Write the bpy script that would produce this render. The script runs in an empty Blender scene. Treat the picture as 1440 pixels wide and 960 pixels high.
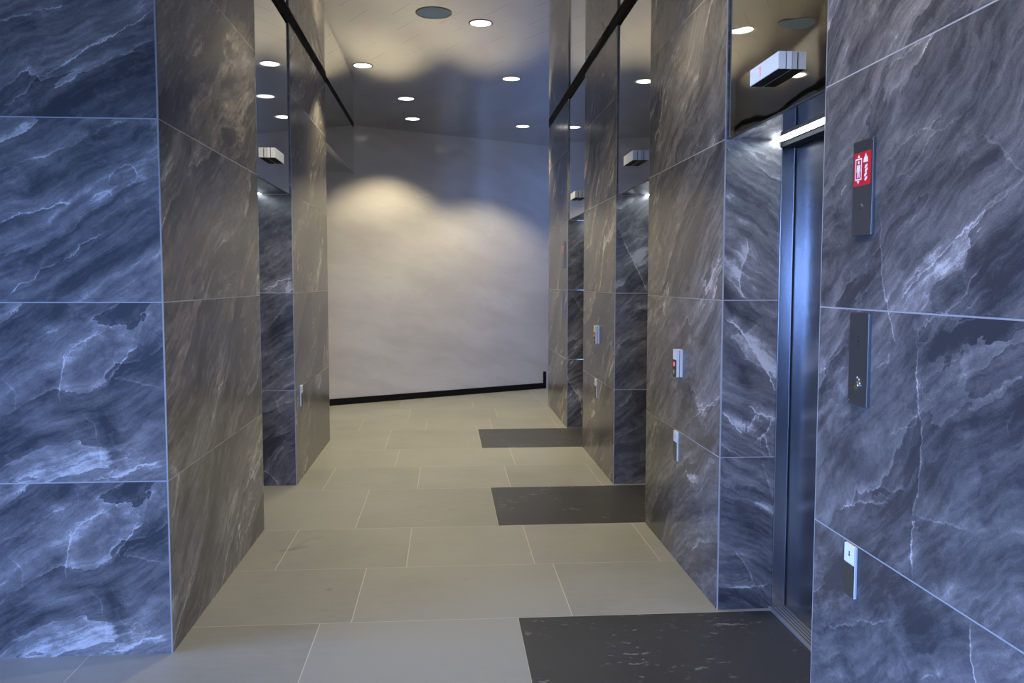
import bpy, bmesh, math, random
import numpy as np
from mathutils import Matrix, Vector

random.seed(7)
SC = bpy.context.scene
COL = SC.collection
PI = math.pi

# ------------------------------------------------------------------ layout (metres)
XL, XR = -1.186, 1.313            # corridor walls
YA, YB, YC, YD = 3.682, 5.543, 6.743, 8.674          # left wall edges
YE, YF, YG, YH, YI, YJ, YK = 10.972, 9.248, 8.135, 6.606, 5.507, 3.988, 2.919   # right wall edges
ZJ = [0.0, 0.754, 1.514, 2.272, 3.03, 3.617]
Z3, ZC = 2.272, 3.617
DEEP = 0.267                      # depth of the marble returns
HEAD3 = 3.0                       # underside of the passage header on the left
ANG = math.radians(28.4)          # the end wall stands oblique
def end_y(x): return 11.94 + math.tan(ANG) * x

# ------------------------------------------------------------------ node helpers
def new_mat(name):
    m = bpy.data.materials.new(name); m.use_nodes = True
    nt = m.node_tree; nt.nodes.clear()
    out = nt.nodes.new('ShaderNodeOutputMaterial')
    b = nt.nodes.new('ShaderNodeBsdfPrincipled')
    nt.links.new(b.outputs[0], out.inputs[0])
    return m, nt, b

def N(nt, kind, **kw):
    n = nt.nodes.new(kind)
    for k, v in kw.items():
        if k.startswith('i_'):
            n.inputs[k[2:].replace('_', ' ')].default_value = v
        else:
            setattr(n, k, v)
    return n

def link(nt, a, b): nt.links.new(a, b)

def setin(nt, sock, v):
    if hasattr(v, 'is_linked') or isinstance(v, bpy.types.NodeSocket): nt.links.new(v, sock)
    else: sock.default_value = v

def M(nt, op, a, b=0.0, c=None, clamp=False):
    n = nt.nodes.new('ShaderNodeMath'); n.operation = op; n.use_clamp = clamp
    setin(nt, n.inputs[0], a); setin(nt, n.inputs[1], b)
    if c is not None: setin(nt, n.inputs[2], c)
    return n.outputs[0]

def VM(nt, op, a, b=None, scale=None):
    n = nt.nodes.new('ShaderNodeVectorMath'); n.operation = op
    setin(nt, n.inputs[0], a)
    if b is not None: setin(nt, n.inputs[1], b)
    if scale is not None: setin(nt, n.inputs['Scale'], scale)
    return n.outputs[0]

def smooth(nt, v, a, b, lo=0.0, hi=1.0):
    n = nt.nodes.new('ShaderNodeMapRange'); n.interpolation_type = 'SMOOTHSTEP'
    setin(nt, n.inputs['Value'], v)
    n.inputs['From Min'].default_value = a; n.inputs['From Max'].default_value = b
    n.inputs['To Min'].default_value = lo; n.inputs['To Max'].default_value = hi
    return n.outputs['Result']

def noise(nt, vec, scale, detail=4.0, rough=0.55, dist=0.0, out='Fac'):
    n = nt.nodes.new('ShaderNodeTexNoise')
    nt.links.new(vec, n.inputs['Vector'])
    n.inputs['Scale'].default_value = scale; n.inputs['Detail'].default_value = detail
    n.inputs['Roughness'].default_value = rough; n.inputs['Distortion'].default_value = dist
    return n.outputs[out]

def mixc(nt, f, a, b):
    n = nt.nodes.new('ShaderNodeMix'); n.data_type = 'RGBA'
    setin(nt, n.inputs['Factor'], f)
    for s, v in ((n.inputs[6], a), (n.inputs[7], b)):
        if isinstance(v, tuple): s.default_value = (*v, 1.0) if len(v) == 3 else v
        else: nt.links.new(v, s)
    return n.outputs[2]

def attr(nt, name):
    n = nt.nodes.new('ShaderNodeAttribute'); n.attribute_name = name
    return n.outputs['Fac']

# ------------------------------------------------------------------ materials
def plain(name, col, rough=0.5, metal=0.0, spec=0.5, emit=None, strength=0.0, grain=0.0):
    m, nt, b = new_mat(name)
    b.inputs['Roughness'].default_value = rough
    b.inputs['Metallic'].default_value = metal
    b.inputs['Specular IOR Level'].default_value = spec
    b.inputs['Base Color'].default_value = (*col, 1)
    if grain:
        tc = N(nt, 'ShaderNodeTexCoord')
        f = noise(nt, tc.outputs['Object'], 60.0, 3.0)
        lo = tuple(c * (1 - grain) for c in col); hi = tuple(min(1, c * (1 + grain)) for c in col)
        link(nt, mixc(nt, f, lo, hi), b.inputs['Base Color'])
    if emit:
        b.inputs['Emission Color'].default_value = (*emit, 1)
        b.inputs['Emission Strength'].default_value = strength
    return m

def marble_material():
    m, nt, b = new_mat('grey_veined_marble')
    uvn = N(nt, 'ShaderNodeUVMap', uv_map='slab_uv')
    uv = uvn.outputs[0]
    # strata rise at about 30 degrees: rotate the slab plane so that x runs along the strata
    vr = N(nt, 'ShaderNodeVectorRotate', rotation_type='Z_AXIS')
    link(nt, uv, vr.inputs['Vector']); vr.inputs['Angle'].default_value = math.radians(-33)
    p = vr.outputs[0]
    big = noise(nt, p, 0.9, 2.0, 0.5, out='Color')
    warp = VM(nt, 'SCALE', VM(nt, 'SUBTRACT', big, (0.5, 0.5, 0.5)), scale=0.55)
    p2 = VM(nt, 'ADD', p, warp)
    fine = noise(nt, p, 7.0, 5.0, 0.6, out='Color')
    p3 = VM(nt, 'ADD', p2, VM(nt, 'SCALE', VM(nt, 'SUBTRACT', fine, (0.5, 0.5, 0.5)), scale=0.07))
    st = VM(nt, 'MULTIPLY', p3, (0.22, 1.0, 1.0))
    st2 = VM(nt, 'MULTIPLY', p3, (0.10, 1.0, 1.0))
    # broad soft bands
    bands = noise(nt, st, 2.3, 5.0, 0.55)
    streak = noise(nt, st2, 11.0, 4.0, 0.62)
    clouds = noise(nt, p3, 5.0, 6.0, 0.66)
    # overlapping sheets: a saw tooth that jumps from light to dark along crisp edges
    sep = N(nt, 'ShaderNodeSeparateXYZ'); link(nt, p3, sep.inputs[0])
    t = M(nt, 'ADD', M(nt, 'MULTIPLY', sep.outputs[1], 1.9), M(nt, 'MULTIPLY', bands, 2.6))
    saw = M(nt, 'FRACT', t)
    edge = M(nt, 'POWER', M(nt, 'SUBTRACT', 1.0, saw), 18.0)
    sheet = M(nt, 'POWER', M(nt, 'SUBTRACT', 1.0, saw), 2.0)
    breakup = noise(nt, p, 2.1, 3.0, 0.6)
    emask = smooth(nt, breakup, 0.47, 0.66)
    edge = M(nt, 'MULTIPLY', edge, emask)
    # thin crack veins
    vo = N(nt, 'ShaderNodeTexVoronoi', feature='DISTANCE_TO_EDGE')
    link(nt, VM(nt, 'ADD', VM(nt, 'MULTIPLY', p2, (0.55, 1.0, 1.0)), VM(nt, 'SCALE', fine, scale=0.22)), vo.inputs['Vector'])
    vo.inputs['Scale'].default_value = 1.7
    crack = smooth(nt, vo.outputs['Distance'], 0.0, 0.012, 1.0, 0.0)
    cmask = smooth(nt, noise(nt, p, 1.6, 2.0), 0.52, 0.66)
    crack = M(nt, 'MULTIPLY', crack, cmask)
    speck = smooth(nt, noise(nt, p, 85.0, 3.0, 0.75), 0.60, 0.74)
    speck = M(nt, 'MULTIPLY', speck, smooth(nt, clouds, 0.42, 0.6))
    # drawn veins and tones of the large slabs
    d = attr(nt, 'vein_distance'); s = attr(nt, 'vein_strength'); tone = attr(nt, 'tone')
    wob = M(nt, 'ADD', M(nt, 'MULTIPLY', M(nt, 'SUBTRACT', noise(nt, uv, 14.0, 4.0, 0.6), 0.5), 0.05),
            M(nt, 'MULTIPLY', M(nt, 'SUBTRACT', noise(nt, uv, 70.0, 3.0, 0.6), 0.5), 0.014))
    dd = M(nt, 'ADD', d, wob)
    ad = M(nt, 'ABSOLUTE', dd)
    core = M(nt, 'MULTIPLY', s, smooth(nt, ad, 0.0, 0.0055, 1.0, 0.0))
    core = M(nt, 'MULTIPLY', core, smooth(nt, noise(nt, uv, 9.0, 3.0), 0.30, 0.52, 0.25, 1.0))
    halo = M(nt, 'MULTIPLY', s, M(nt, 'MULTIPLY', smooth(nt, dd, -0.004, 0.004), smooth(nt, dd, 0.0, 0.09, 0.19, 0.0)))
    # sum up
    v = M(nt, 'MULTIPLY', M(nt, 'SUBTRACT', bands, 0.5), 1.4)
    v = M(nt, 'ADD', v, M(nt, 'MULTIPLY', M(nt, 'SUBTRACT', streak, 0.5), 1.1))
    v = M(nt, 'ADD', v, M(nt, 'MULTIPLY', M(nt, 'SUBTRACT', clouds, 0.5), 0.8))
    v = M(nt, 'ADD', v, M(nt, 'MULTIPLY', M(nt, 'SUBTRACT', sheet, 0.33), 0.22))
    wn = N(nt, 'ShaderNodeTexWhiteNoise', noise_dimensions='2D')
    link(nt, VM(nt, 'FLOOR', VM(nt, 'SCALE', uv, scale=700.0)), wn.inputs['Vector'])
    v = M(nt, 'ADD', v, M(nt, 'MULTIPLY', M(nt, 'SUBTRACT', wn.outputs['Value'], 0.5), 0.14))
    hair = noise(nt, VM(nt, 'MULTIPLY', p3, (0.09, 1.0, 1.0)), 34.0, 3.0, 0.65)
    v = M(nt, 'ADD', v, M(nt, 'MULTIPLY', M(nt, 'SUBTRACT', hair, 0.5), 0.95))
    grain = noise(nt, uv, 300.0, 2.0, 0.8)
    v = M(nt, 'ADD', v, M(nt, 'MULTIPLY', M(nt, 'SUBTRACT', grain, 0.5), 0.42))
    mott = smooth(nt, noise(nt, p3, 6.5, 8.0, 0.72), 0.56, 0.70)
    v = M(nt, 'ADD', v, M(nt, 'MULTIPLY', mott, 0.22))
    v = M(nt, 'ADD', v, 0.36)
    v = M(nt, 'ADD', v, M(nt, 'MULTIPLY', tone, 1.15))
    v = M(nt, 'ADD', v, M(nt, 'MULTIPLY', edge, 0.34))
    v = M(nt, 'ADD', v, halo)
    v = M(nt, 'ADD', v, M(nt, 'MULTIPLY', crack, 0.14))
    v = M(nt, 'ADD', v, M(nt, 'MULTIPLY', speck, 0.22))
    v = M(nt, 'ADD', v, M(nt, 'MULTIPLY', core, 0.52))
    cr = N(nt, 'ShaderNodeValToRGB'); link(nt, v, cr.inputs[0])
    e = cr.color_ramp.elements
    e[0].position = 0.0; e[0].color = (0.045, 0.045, 0.050, 1)
    e[1].position = 1.0; e[1].color = (0.56, 0.53, 0.51, 1)
    for pos, c in ((0.25, (0.088, 0.086, 0.090)), (0.5, (0.150, 0.142, 0.140)), (0.75, (0.245, 0.228, 0.222))):
        k = e.new(pos); k.color = (*c, 1)
    # a faint mauve-brown drift across the stone
    hue = smooth(nt, noise(nt, p2, 1.4, 3.0), 0.35, 0.7)
    link(nt, mixc(nt, hue, cr.outputs[0], mixc(nt, 0.55, cr.outputs[0], VM(nt, 'MULTIPLY', cr.outputs[0], (1.05, 0.985, 0.94)))), b.inputs['Base Color'])
    b.inputs['Roughness'].default_value = 0.25
    b.inputs['Specular IOR Level'].default_value = 0.36
    return m

def floor_material(name, c1, c2, rough, flecks=False):
    m, nt, b = new_mat(name)
    uvn = N(nt, 'ShaderNodeUVMap', uv_map='slab_uv'); p = uvn.outputs[0]
    f1 = noise(nt, p, 1.3, 5.0, 0.6)
    f2 = noise(nt, VM(nt, 'MULTIPLY', p, (1.0, 3.0, 1.0)), 9.0, 5.0, 0.65)
    f3 = noise(nt, p, 160.0, 2.0, 0.7)
    v = M(nt, 'ADD', M(nt, 'MULTIPLY', f1, 0.6), M(nt, 'ADD', M(nt, 'MULTIPLY', f2, 0.25), M(nt, 'MULTIPLY', f3, 0.15)))
    v = M(nt, 'ADD', v, attr(nt, 'tone'))
    c = mixc(nt, smooth(nt, v, 0.3, 0.7), c1, c2)
    if flecks:
        w = VM(nt, 'ADD', p, VM(nt, 'SCALE', noise(nt, p, 3.0, 3.0, out='Color'), scale=0.2))
        q = VM(nt, 'MULTIPLY', w, (1.0, 2.3, 1.0))
        fl = smooth(nt, noise(nt, q, 15.0, 5.0, 0.65), 0.585, 0.65)
        fl = M(nt, 'MULTIPLY', fl, smooth(nt, noise(nt, p, 3.5, 2.0), 0.47, 0.58))
        c = mixc(nt, M(nt, 'MULTIPLY', fl, 0.6), c, (0.30, 0.30, 0.28))
    st = smooth(nt, M(nt, 'MULTIPLY', attr(nt, 'tone'), -1.0), 0.05, 0.25)
    c = mixc(nt, M(nt, 'MULTIPLY', st, M(nt, 'MULTIPLY', f2, 1.1)), c, VM(nt, 'MULTIPLY', c, (0.55, 0.52, 0.42)))
    link(nt, c, b.inputs['Base Color'])
    b.inputs['Roughness'].default_value = rough
    b.inputs['Specular IOR Level'].default_value = 0.4
    return m

def brushed(name, col, rough=0.26, aniso=0.6):
    m, nt, b = new_mat(name)
    b.inputs['Base Color'].default_value = (*col, 1); b.inputs['Metallic'].default_value = 1.0
    tc = N(nt, 'ShaderNodeTexCoord')
    st = VM(nt, 'MULTIPLY', tc.outputs['Object'], (1.0, 1.0, 0.01))
    f = noise(nt, st, 90.0, 1.0)
    link(nt, M(nt, 'ADD', rough - 0.02, M(nt, 'MULTIPLY', f, 0.04)), b.inputs['Roughness'])
    b.inputs['Anisotropic'].default_value = aniso
    tg = N(nt, 'ShaderNodeTangent', direction_type='RADIAL', axis='Z')
    link(nt, tg.outputs[0], b.inputs['Tangent'])
    return m

def mirror(name, col, rough, wave=0.0, wscale=2.5):
    m, nt, b = new_mat(name)
    b.inputs['Base Color'].default_value = (*col, 1); b.inputs['Metallic'].default_value = 1.0
    b.inputs['Roughness'].default_value = rough
    if wave:
        tc = N(nt, 'ShaderNodeTexCoord')
        f = noise(nt, tc.outputs['Object'], wscale, 1.0, 0.4)
        bp = N(nt, 'ShaderNodeBump'); bp.inputs['Strength'].default_value = 1.0
        bp.inputs['Distance'].default_value = wave
        link(nt, f, bp.inputs['Height']); link(nt, bp.outputs[0], b.inputs['Normal'])
    return m

def ceiling_material():
    m, nt, b = new_mat('polished_ceiling_tiles')
    tc = N(nt, 'ShaderNodeTexCoord')
    mp = N(nt, 'ShaderNodeMapping', vector_type='POINT')
    link(nt, tc.outputs['Object'], mp.inputs['Vector'])
    mp.inputs['Rotation'].default_value = (0, 0, -math.radians(28.4))
    mp.inputs['Location'].default_value = (0.0, 0.0, 0)
    sp = N(nt, 'ShaderNodeSeparateXYZ'); link(nt, mp.outputs[0], sp.inputs[0])
    yy = M(nt, 'DIVIDE', M(nt, 'SUBTRACT', sp.outputs[1], 6.05), 0.335)
    par = M(nt, 'MULTIPLY', M(nt, 'PINGPONG', M(nt, 'FLOOR', yy), 1.0), 0.5)
    xx = M(nt, 'ADD', M(nt, 'DIVIDE', M(nt, 'SUBTRACT', sp.outputs[0], 2.607), 0.406), par)
    dx = M(nt, 'ABSOLUTE', M(nt, 'SUBTRACT', M(nt, 'FRACT', M(nt, 'ADD', xx, 0.5)), 0.5))
    dy = M(nt, 'ABSOLUTE', M(nt, 'SUBTRACT', M(nt, 'FRACT', M(nt, 'ADD', yy, 0.5)), 0.5))
    soft = noise(nt, tc.outputs['Object'], 2.2, 2.0)
    j1 = M(nt, 'MULTIPLY', smooth(nt, dx, 0.003, 0.007, 1.0, 0.0), smooth(nt, soft, 0.40, 0.56, 0.08, 0.75))
    j2 = M(nt, 'MULTIPLY', smooth(nt, dy, 0.002, 0.006, 1.0, 0.0), smooth(nt, soft, 0.52, 0.62, 0.04, 0.5))
    c = mixc(nt, M(nt, 'MAXIMUM', j1, j2), (0.64, 0.64, 0.645), (0.09, 0.09, 0.09))
    link(nt, c, b.inputs['Base Color'])
    b.inputs['Metallic'].default_value = 1.0
    b.inputs['Roughness'].default_value = 0.07
    return m

def end_wall_material():
    m, nt, b = new_mat('pale_polished_stone')
    uvn = N(nt, 'ShaderNodeUVMap', uv_map='slab_uv'); uv = uvn.outputs[0]
    vr = N(nt, 'ShaderNodeVectorRotate', rotation_type='Z_AXIS')
    link(nt, uv, vr.inputs['Vector']); vr.inputs['Angle'].default_value = math.radians(14)
    p = vr.outputs[0]
    w = VM(nt, 'ADD', p, VM(nt, 'SCALE', noise(nt, p, 1.2, 3.0, out='Color'), scale=0.35))
    st = VM(nt, 'MULTIPLY', w, (0.30, 1.0, 1.0))
    f = noise(nt, st, 3.2, 5.0, 0.6)
    c = mixc(nt, smooth(nt, f, 0.3, 0.7), (0.475, 0.455, 0.46), (0.55, 0.535, 0.545))
    rid = M(nt, 'ABSOLUTE', M(nt, 'SUBTRACT', noise(nt, st, 2.4, 3.0, 0.5), 0.5))
    vein = M(nt, 'MULTIPLY', smooth(nt, rid, 0.0, 0.012, 1.0, 0.0), smooth(nt, noise(nt, p, 1.1, 2.0), 0.45, 0.65))
    c = mixc(nt, M(nt, 'MULTIPLY', vein, 0.16), c, (0.72, 0.71, 0.70))
    link(nt, c, b.inputs['Base Color'])
    b.inputs['Roughness'].default_value = 0.17
    b.inputs['Specular IOR Level'].default_value = 0.6
    return m

MARBLE = marble_material()
GROUT = plain('pale_joint', (0.36, 0.35, 0.35), 0.5, grain=0.08)
FLOOR = floor_material('sand_grey_stone', (0.255, 0.257, 0.236), (0.328, 0.330, 0.305), 0.36)
FGROUT = plain('floor_joint', (0.60, 0.59, 0.53), 0.7, grain=0.1)
DARKST = floor_material('dark_fossil_stone', (0.034, 0.034, 0.036), (0.052, 0.052, 0.053), 0.38, flecks=True)
BLACK = plain('black_paint', (0.005, 0.005, 0.006), 0.7, spec=0.15, grain=0.2)
LOBBYFLOOR = plain('dark_lobby_carpet', (0.045, 0.045, 0.048), 0.95, spec=0.05, grain=0.3)
WHITE = plain('white_paint', (0.72, 0.72, 0.71), 0.6, grain=0.04)
LOBBYWALL = plain('lobby_plaster', (0.55, 0.54, 0.52), 0.7, grain=0.05)
MIRROR = mirror('mirror_steel', (0.66, 0.66, 0.65), 0.035, 0.0)
MIRRORW = mirror('wavy_mirror_steel', (0.62, 0.60, 0.54), 0.03, 0.0035, 1.9)
CEIL = ceiling_material()
ENDW = end_wall_material()
STEEL = brushed('brushed_steel', (0.56, 0.57, 0.59), 0.19, 0.0)
DOORST = brushed('door_steel', (0.36, 0.37, 0.39), 0.24, 0.2)
PLATE = brushed('plate_steel', (0.20, 0.20, 0.205), 0.38, 0.3)
ALU = plain('satin_aluminium', (0.78, 0.79, 0.80), 0.55, 0.0, grain=0.03)
DARKPL = plain('dark_plastic', (0.02, 0.02, 0.022), 0.4, grain=0.2)
BRONZE = plain('dark_bronze', (0.05, 0.048, 0.036), 0.35, 0.0, grain=0.15)
RED = plain('red_placard', (0.55, 0.012, 0.022), 0.4, grain=0.06)
LABELW = plain('white_label', (0.82, 0.83, 0.84), 0.45, grain=0.02)
LANTERNF = plain('lantern_face', (0.74, 0.78, 0.78), 0.35, emit=(0.75, 0.9, 0.92), strength=0.16, grain=0.02)
REDLED = plain('red_numeral', (0.6, 0.12, 0.14), 0.4, emit=(1.0, 0.12, 0.16), strength=0.75, grain=0.02)
CHROME = plain('chrome', (0.75, 0.72, 0.66), 0.18, 1.0, grain=0.05)
LED = plain('light_diffuser', (0.9, 0.9, 0.9), 0.5, emit=(0.80, 0.90, 1.0), strength=26.0, grain=0.01)
LAMP = plain('lamp_lens', (0.9, 0.9, 0.9), 0.5, emit=(1.0, 0.95, 0.88), strength=4.0, grain=0.01)
SILL = plain('sill_metal', (0.55, 0.55, 0.55), 0.5, 1.0, grain=0.1)
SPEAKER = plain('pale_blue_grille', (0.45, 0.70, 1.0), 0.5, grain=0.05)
GLOWPANE = plain('blue_glow_pane', (0.3, 0.4, 0.6), 0.3, emit=(0.28, 0.48, 1.0), strength=3.2, grain=0.02)  # unseen panes that glow to lay blue streaks on the end wall
DARKVOID = plain('dark_shaft', (0.01, 0.01, 0.011), 0.8, grain=0.2)

# ------------------------------------------------------------------ mesh helpers
class MB:
    """collects faces with uv and point attributes, builds ONE mesh object"""
    def __init__(self):
        self.v = []; self.f = []; self.m = []; self.uv = []; self.mats = []
        self.at = {}
    def mi(self, mat):
        if mat not in self.mats: self.mats.append(mat)
        return self.mats.index(mat)
    def face(self, pts, mat, uvs=None):
        k = len(self.v); self.v += [tuple(p) for p in pts]
        self.f.append(tuple(range(k, k + len(pts)))); self.m.append(self.mi(mat))
        self.uv += list(uvs) if uvs else [(p[0], p[1]) for p in pts]
    def box(self, a, b, mat):
        x0, y0, z0 = (min(a[i], b[i]) for i in range(3)); x1, y1, z1 = (max(a[i], b[i]) for i in range(3))
        q = lambda *p: self.face(p, mat)
        q((x0,y0,z0),(x0,y1,z0),(x1,y1,z0),(x1,y0,z0)); q((x0,y0,z1),(x1,y0,z1),(x1,y1,z1),(x0,y1,z1))
        q((x0,y0,z0),(x1,y0,z0),(x1,y0,z1),(x0,y0,z1)); q((x0,y1,z0),(x0,y1,z1),(x1,y1,z1),(x1,y1,z0))
        q((x0,y0,z0),(x0,y0,z1),(x0,y1,z1),(x0,y1,z0)); q((x1,y0,z0),(x1,y1,z0),(x1,y1,z1),(x1,y0,z1))
    def prism(self, poly, z0, z1, mat):
        n = len(poly)
        self.face([(x, y, z1) for x, y in poly], mat); self.face([(x, y, z0) for x, y in reversed(poly)], mat)
        for i in range(n):
            (x0, y0), (x1, y1) = poly[i], poly[(i + 1) % n]
            self.face([(x0,y0,z0),(x1,y1,z0),(x1,y1,z1),(x0,y0,z1)], mat)
    def grid(self, o, u, v, w, h, mat, uvo=(0, 0), step=None, fn=None, flip=False):
        """flat sheet from corner o along unit vectors u, v; fn(U, V) gives point attributes"""
        nu = max(1, int(math.ceil(w / step))) if step else 1
        nv = max(1, int(math.ceil(h / step))) if step else 1
        U, V = np.meshgrid(np.linspace(0, w, nu + 1), np.linspace(0, h, nv + 1))
        P = np.array(o)[None, None, :] + U[..., None] * np.array(u) + V[..., None] * np.array(v)
        base = len(self.v); self.v += [tuple(p) for p in P.reshape(-1, 3).tolist()]
        if fn:
            for k, arr in fn(U, V).items():
                self.at.setdefault(k, []).append((base, arr.reshape(-1)))
        mi = self.mi(mat)
        for j in range(nv):
            for i in range(nu):
                a = base + j * (nu + 1) + i
                idx = (a, a + 1, a + nu + 2, a + nu + 1)
                if flip: idx = idx[::-1]
                self.f.append(idx); self.m.append(mi)
                for q in idx:
                    jj, ii = divmod(q - base, nu + 1)
                    self.uv.append((uvo[0] + float(U[jj, ii]) * (-1 if len(uvo) > 2 and uvo[2] else 1), uvo[1] + float(V[jj, ii])))
    def build(self, name, parent=None, bevel=0.0, loc=None, merge=False):
        me = bpy.data.meshes.new(name)
        L = Vector(loc) if loc is not None else Vector((0, 0, 0))
        me.from_pydata([(x - L.x, y - L.y, z - L.z) for x, y, z in self.v], [], self.f)
        for m in self.mats: me.materials.append(m)
        me.polygons.foreach_set('material_index', self.m)
        uvl = me.uv_layers.new(name='slab_uv')
        uvl.data.foreach_set('uv', [c for t in self.uv for c in t])
        for k, chunks in self.at.items():
            a = me.attributes.new(k, 'FLOAT', 'POINT')
            arr = np.zeros(len(me.vertices), dtype=np.float32)
            for b0, vals in chunks: arr[b0:b0 + len(vals)] = vals
            a.data.foreach_set('value', arr)
        me.update()
        ob = bpy.data.objects.new(name, me); COL.objects.link(ob)
        ob.location = L
        if parent is not None:
            ob.parent = parent
            ob.location = L - WORLD[parent.name] if parent.name in WORLD else L
        if merge or bevel:
            bm = bmesh.new(); bm.from_mesh(me)
            bmesh.ops.remove_doubles(bm, verts=bm.verts, dist=1e-5)
            bmesh.ops.recalc_face_normals(bm, faces=bm.faces)
            bm.to_mesh(me); bm.free()
        if bevel:
            md = ob.modifiers.new('soft_edges', 'BEVEL'); md.width = bevel; md.segments = 2
            md.limit_method = 'ANGLE'; md.angle_limit = math.radians(40)
        WORLD[ob.name] = L
        return ob
WORLD = {}

def lathe(mb, prof, centre, mat, seg=40, axis='Z'):
    """surface of revolution; prof = [(radius, height)]"""
    rings = []
    for r, h in prof:
        ring = []
        for k in range(seg):
            a = 2 * PI * k / seg
            c, s = r * math.cos(a), r * math.sin(a)
            d = (c, s, h) if axis == 'Z' else ((h, c, s) if axis == 'X' else (c, h, s))
            ring.append((centre[0] + d[0], centre[1] + d[1], centre[2] + d[2]))
        rings.append(ring)
    for i in range(len(rings) - 1):
        for k in range(seg):
            k2 = (k + 1) % seg
            mb.face([rings[i][k], rings[i][k2], rings[i + 1][k2], rings[i + 1][k]], mat)
    if prof[0][0] > 1e-6: mb.face(rings[0][::-1], mat)
    if prof[-1][0] > 1e-6: mb.face(rings[-1], mat)

def thing(name, label, cat, loc, group=None):
    o = bpy.data.objects.new(name, None); COL.objects.link(o)
    o.location = loc; o.empty_display_size = 0.1
    WORLD[o.name] = Vector(loc)
    o['label'] = label; o['category'] = cat; o['kind'] = 'thing'
    if group: o['group'] = group
    return o

def tag(o, label, cat, group=None):
    o['label'] = label; o['category'] = cat; o['kind'] = 'thing'
    if group: o['group'] = group
    return o

def struct(o):
    o['kind'] = 'structure'; return o

def dup(root, loc, label, group=None):
    r = root.copy(); COL.objects.link(r); r.location = loc; r['label'] = label
    if group: r['group'] = group
    for ch in root.children:
        c = ch.copy(); COL.objects.link(c); c.parent = r
        for g in ch.children:
            d = g.copy(); COL.objects.link(d); d.parent = c
    return r

# ------------------------------------------------------------------ marble drawing: veins and tones of a slab face
def poly_dist(U, V, pts):
    """signed distance to a polyline and position along it"""
    best = np.full(U.shape, 1e9); sign = np.ones(U.shape); along = np.zeros(U.shape)
    n = len(pts) - 1
    for i in range(n):
        (x0, y0), (x1, y1) = pts[i], pts[i + 1]
        dx, dy = x1 - x0, y1 - y0; L2 = dx * dx + dy * dy + 1e-12
        t = np.clip(((U - x0) * dx + (V - y0) * dy) / L2, 0, 1)
        ex, ey = U - (x0 + t * dx), V - (y0 + t * dy)
        d = np.hypot(ex, ey)
        k = d < best
        best = np.where(k, d, best)
        sign = np.where(k, np.sign(dx * (V - y0) - dy * (U - x0)), sign)
        along = np.where(k, (i + t) / n, along)
    return best, sign, along

def drawing(veins, tones):
    """veins: (points, strength); tones: (points, halfwidth, delta, ragged)"""
    def fn(U, V, u0=0.0, v0=0.0):
        A, B = U + u0, V + v0
        D = np.full(U.shape, 9.0); S = np.zeros(U.shape); T = np.zeros(U.shape)
        best = np.full(U.shape, 1e9)
        for pts, s in veins:
            d, sg, al = poly_dist(A, B, pts)
            k = d < best
            best = np.where(k, d, best)
            D = np.where(k, d * sg, D)
            fade = np.clip(np.minimum(al, 1 - al) * 8.0 + 0.15, 0, 1)
            S = np.where(k, s * fade * np.clip(1.5 - d / 0.06, 0, 1), S)
        for pts, hw, delta in tones:
            d, sg, al = poly_dist(A, B, pts)
            T = T + delta * np.exp(-(d / hw) ** 2)
        return {'vein_distance': D, 'vein_strength': S, 'tone': T}
    return fn

GAP = 0.0023          # half a joint
SLABOFF = {}
def marble_face(mb, o, u, w, seed, zs=ZJ, us=None, left_edge=0.006, right_edge=0.006, step=0.05, draw=None, same=None, bright=0.0, mirror_u=False):
    """one plane of cladding: slab sheets with open joints; o = lower left corner as seen from the corridor"""
    us = us or [0.0, w]
    rnd = random.Random(seed)
    for c in range(len(us) - 1):
        for r in range(len(zs) - 1):
            l = us[c] + (left_edge if c == 0 else GAP); rr = us[c + 1] - (right_edge if c == len(us) - 2 else GAP)
            z0 = zs[r] + (GAP if r else 0.0); z1 = zs[r + 1] - (GAP if r < len(zs) - 2 else 0.0)
            off = (rnd.uniform(0, 60), rnd.uniform(0, 60), mirror_u)
            if same and r in same: off = (SLABOFF[(seed, same[r])][0], SLABOFF[(seed, same[r])][1], mirror_u)
            SLABOFF[(seed, r)] = off
            oo = (o[0] + u[0] * l, o[1] + u[1] * l, o[2] + z0)
            bt = rnd.uniform(-0.06, 0.06) + bright
            def fn(U, V, l=l, z0=z0, bt=bt):
                if draw:
                    a = draw(U, V, l, z0); a['tone'] = a['tone'] + bt; return a
                return {'tone': np.full(U.shape, bt)}
            mb.grid(oo, u, (0, 0, 1), rr - l, z1 - z0, MARBLE, off, step, fn)

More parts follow.
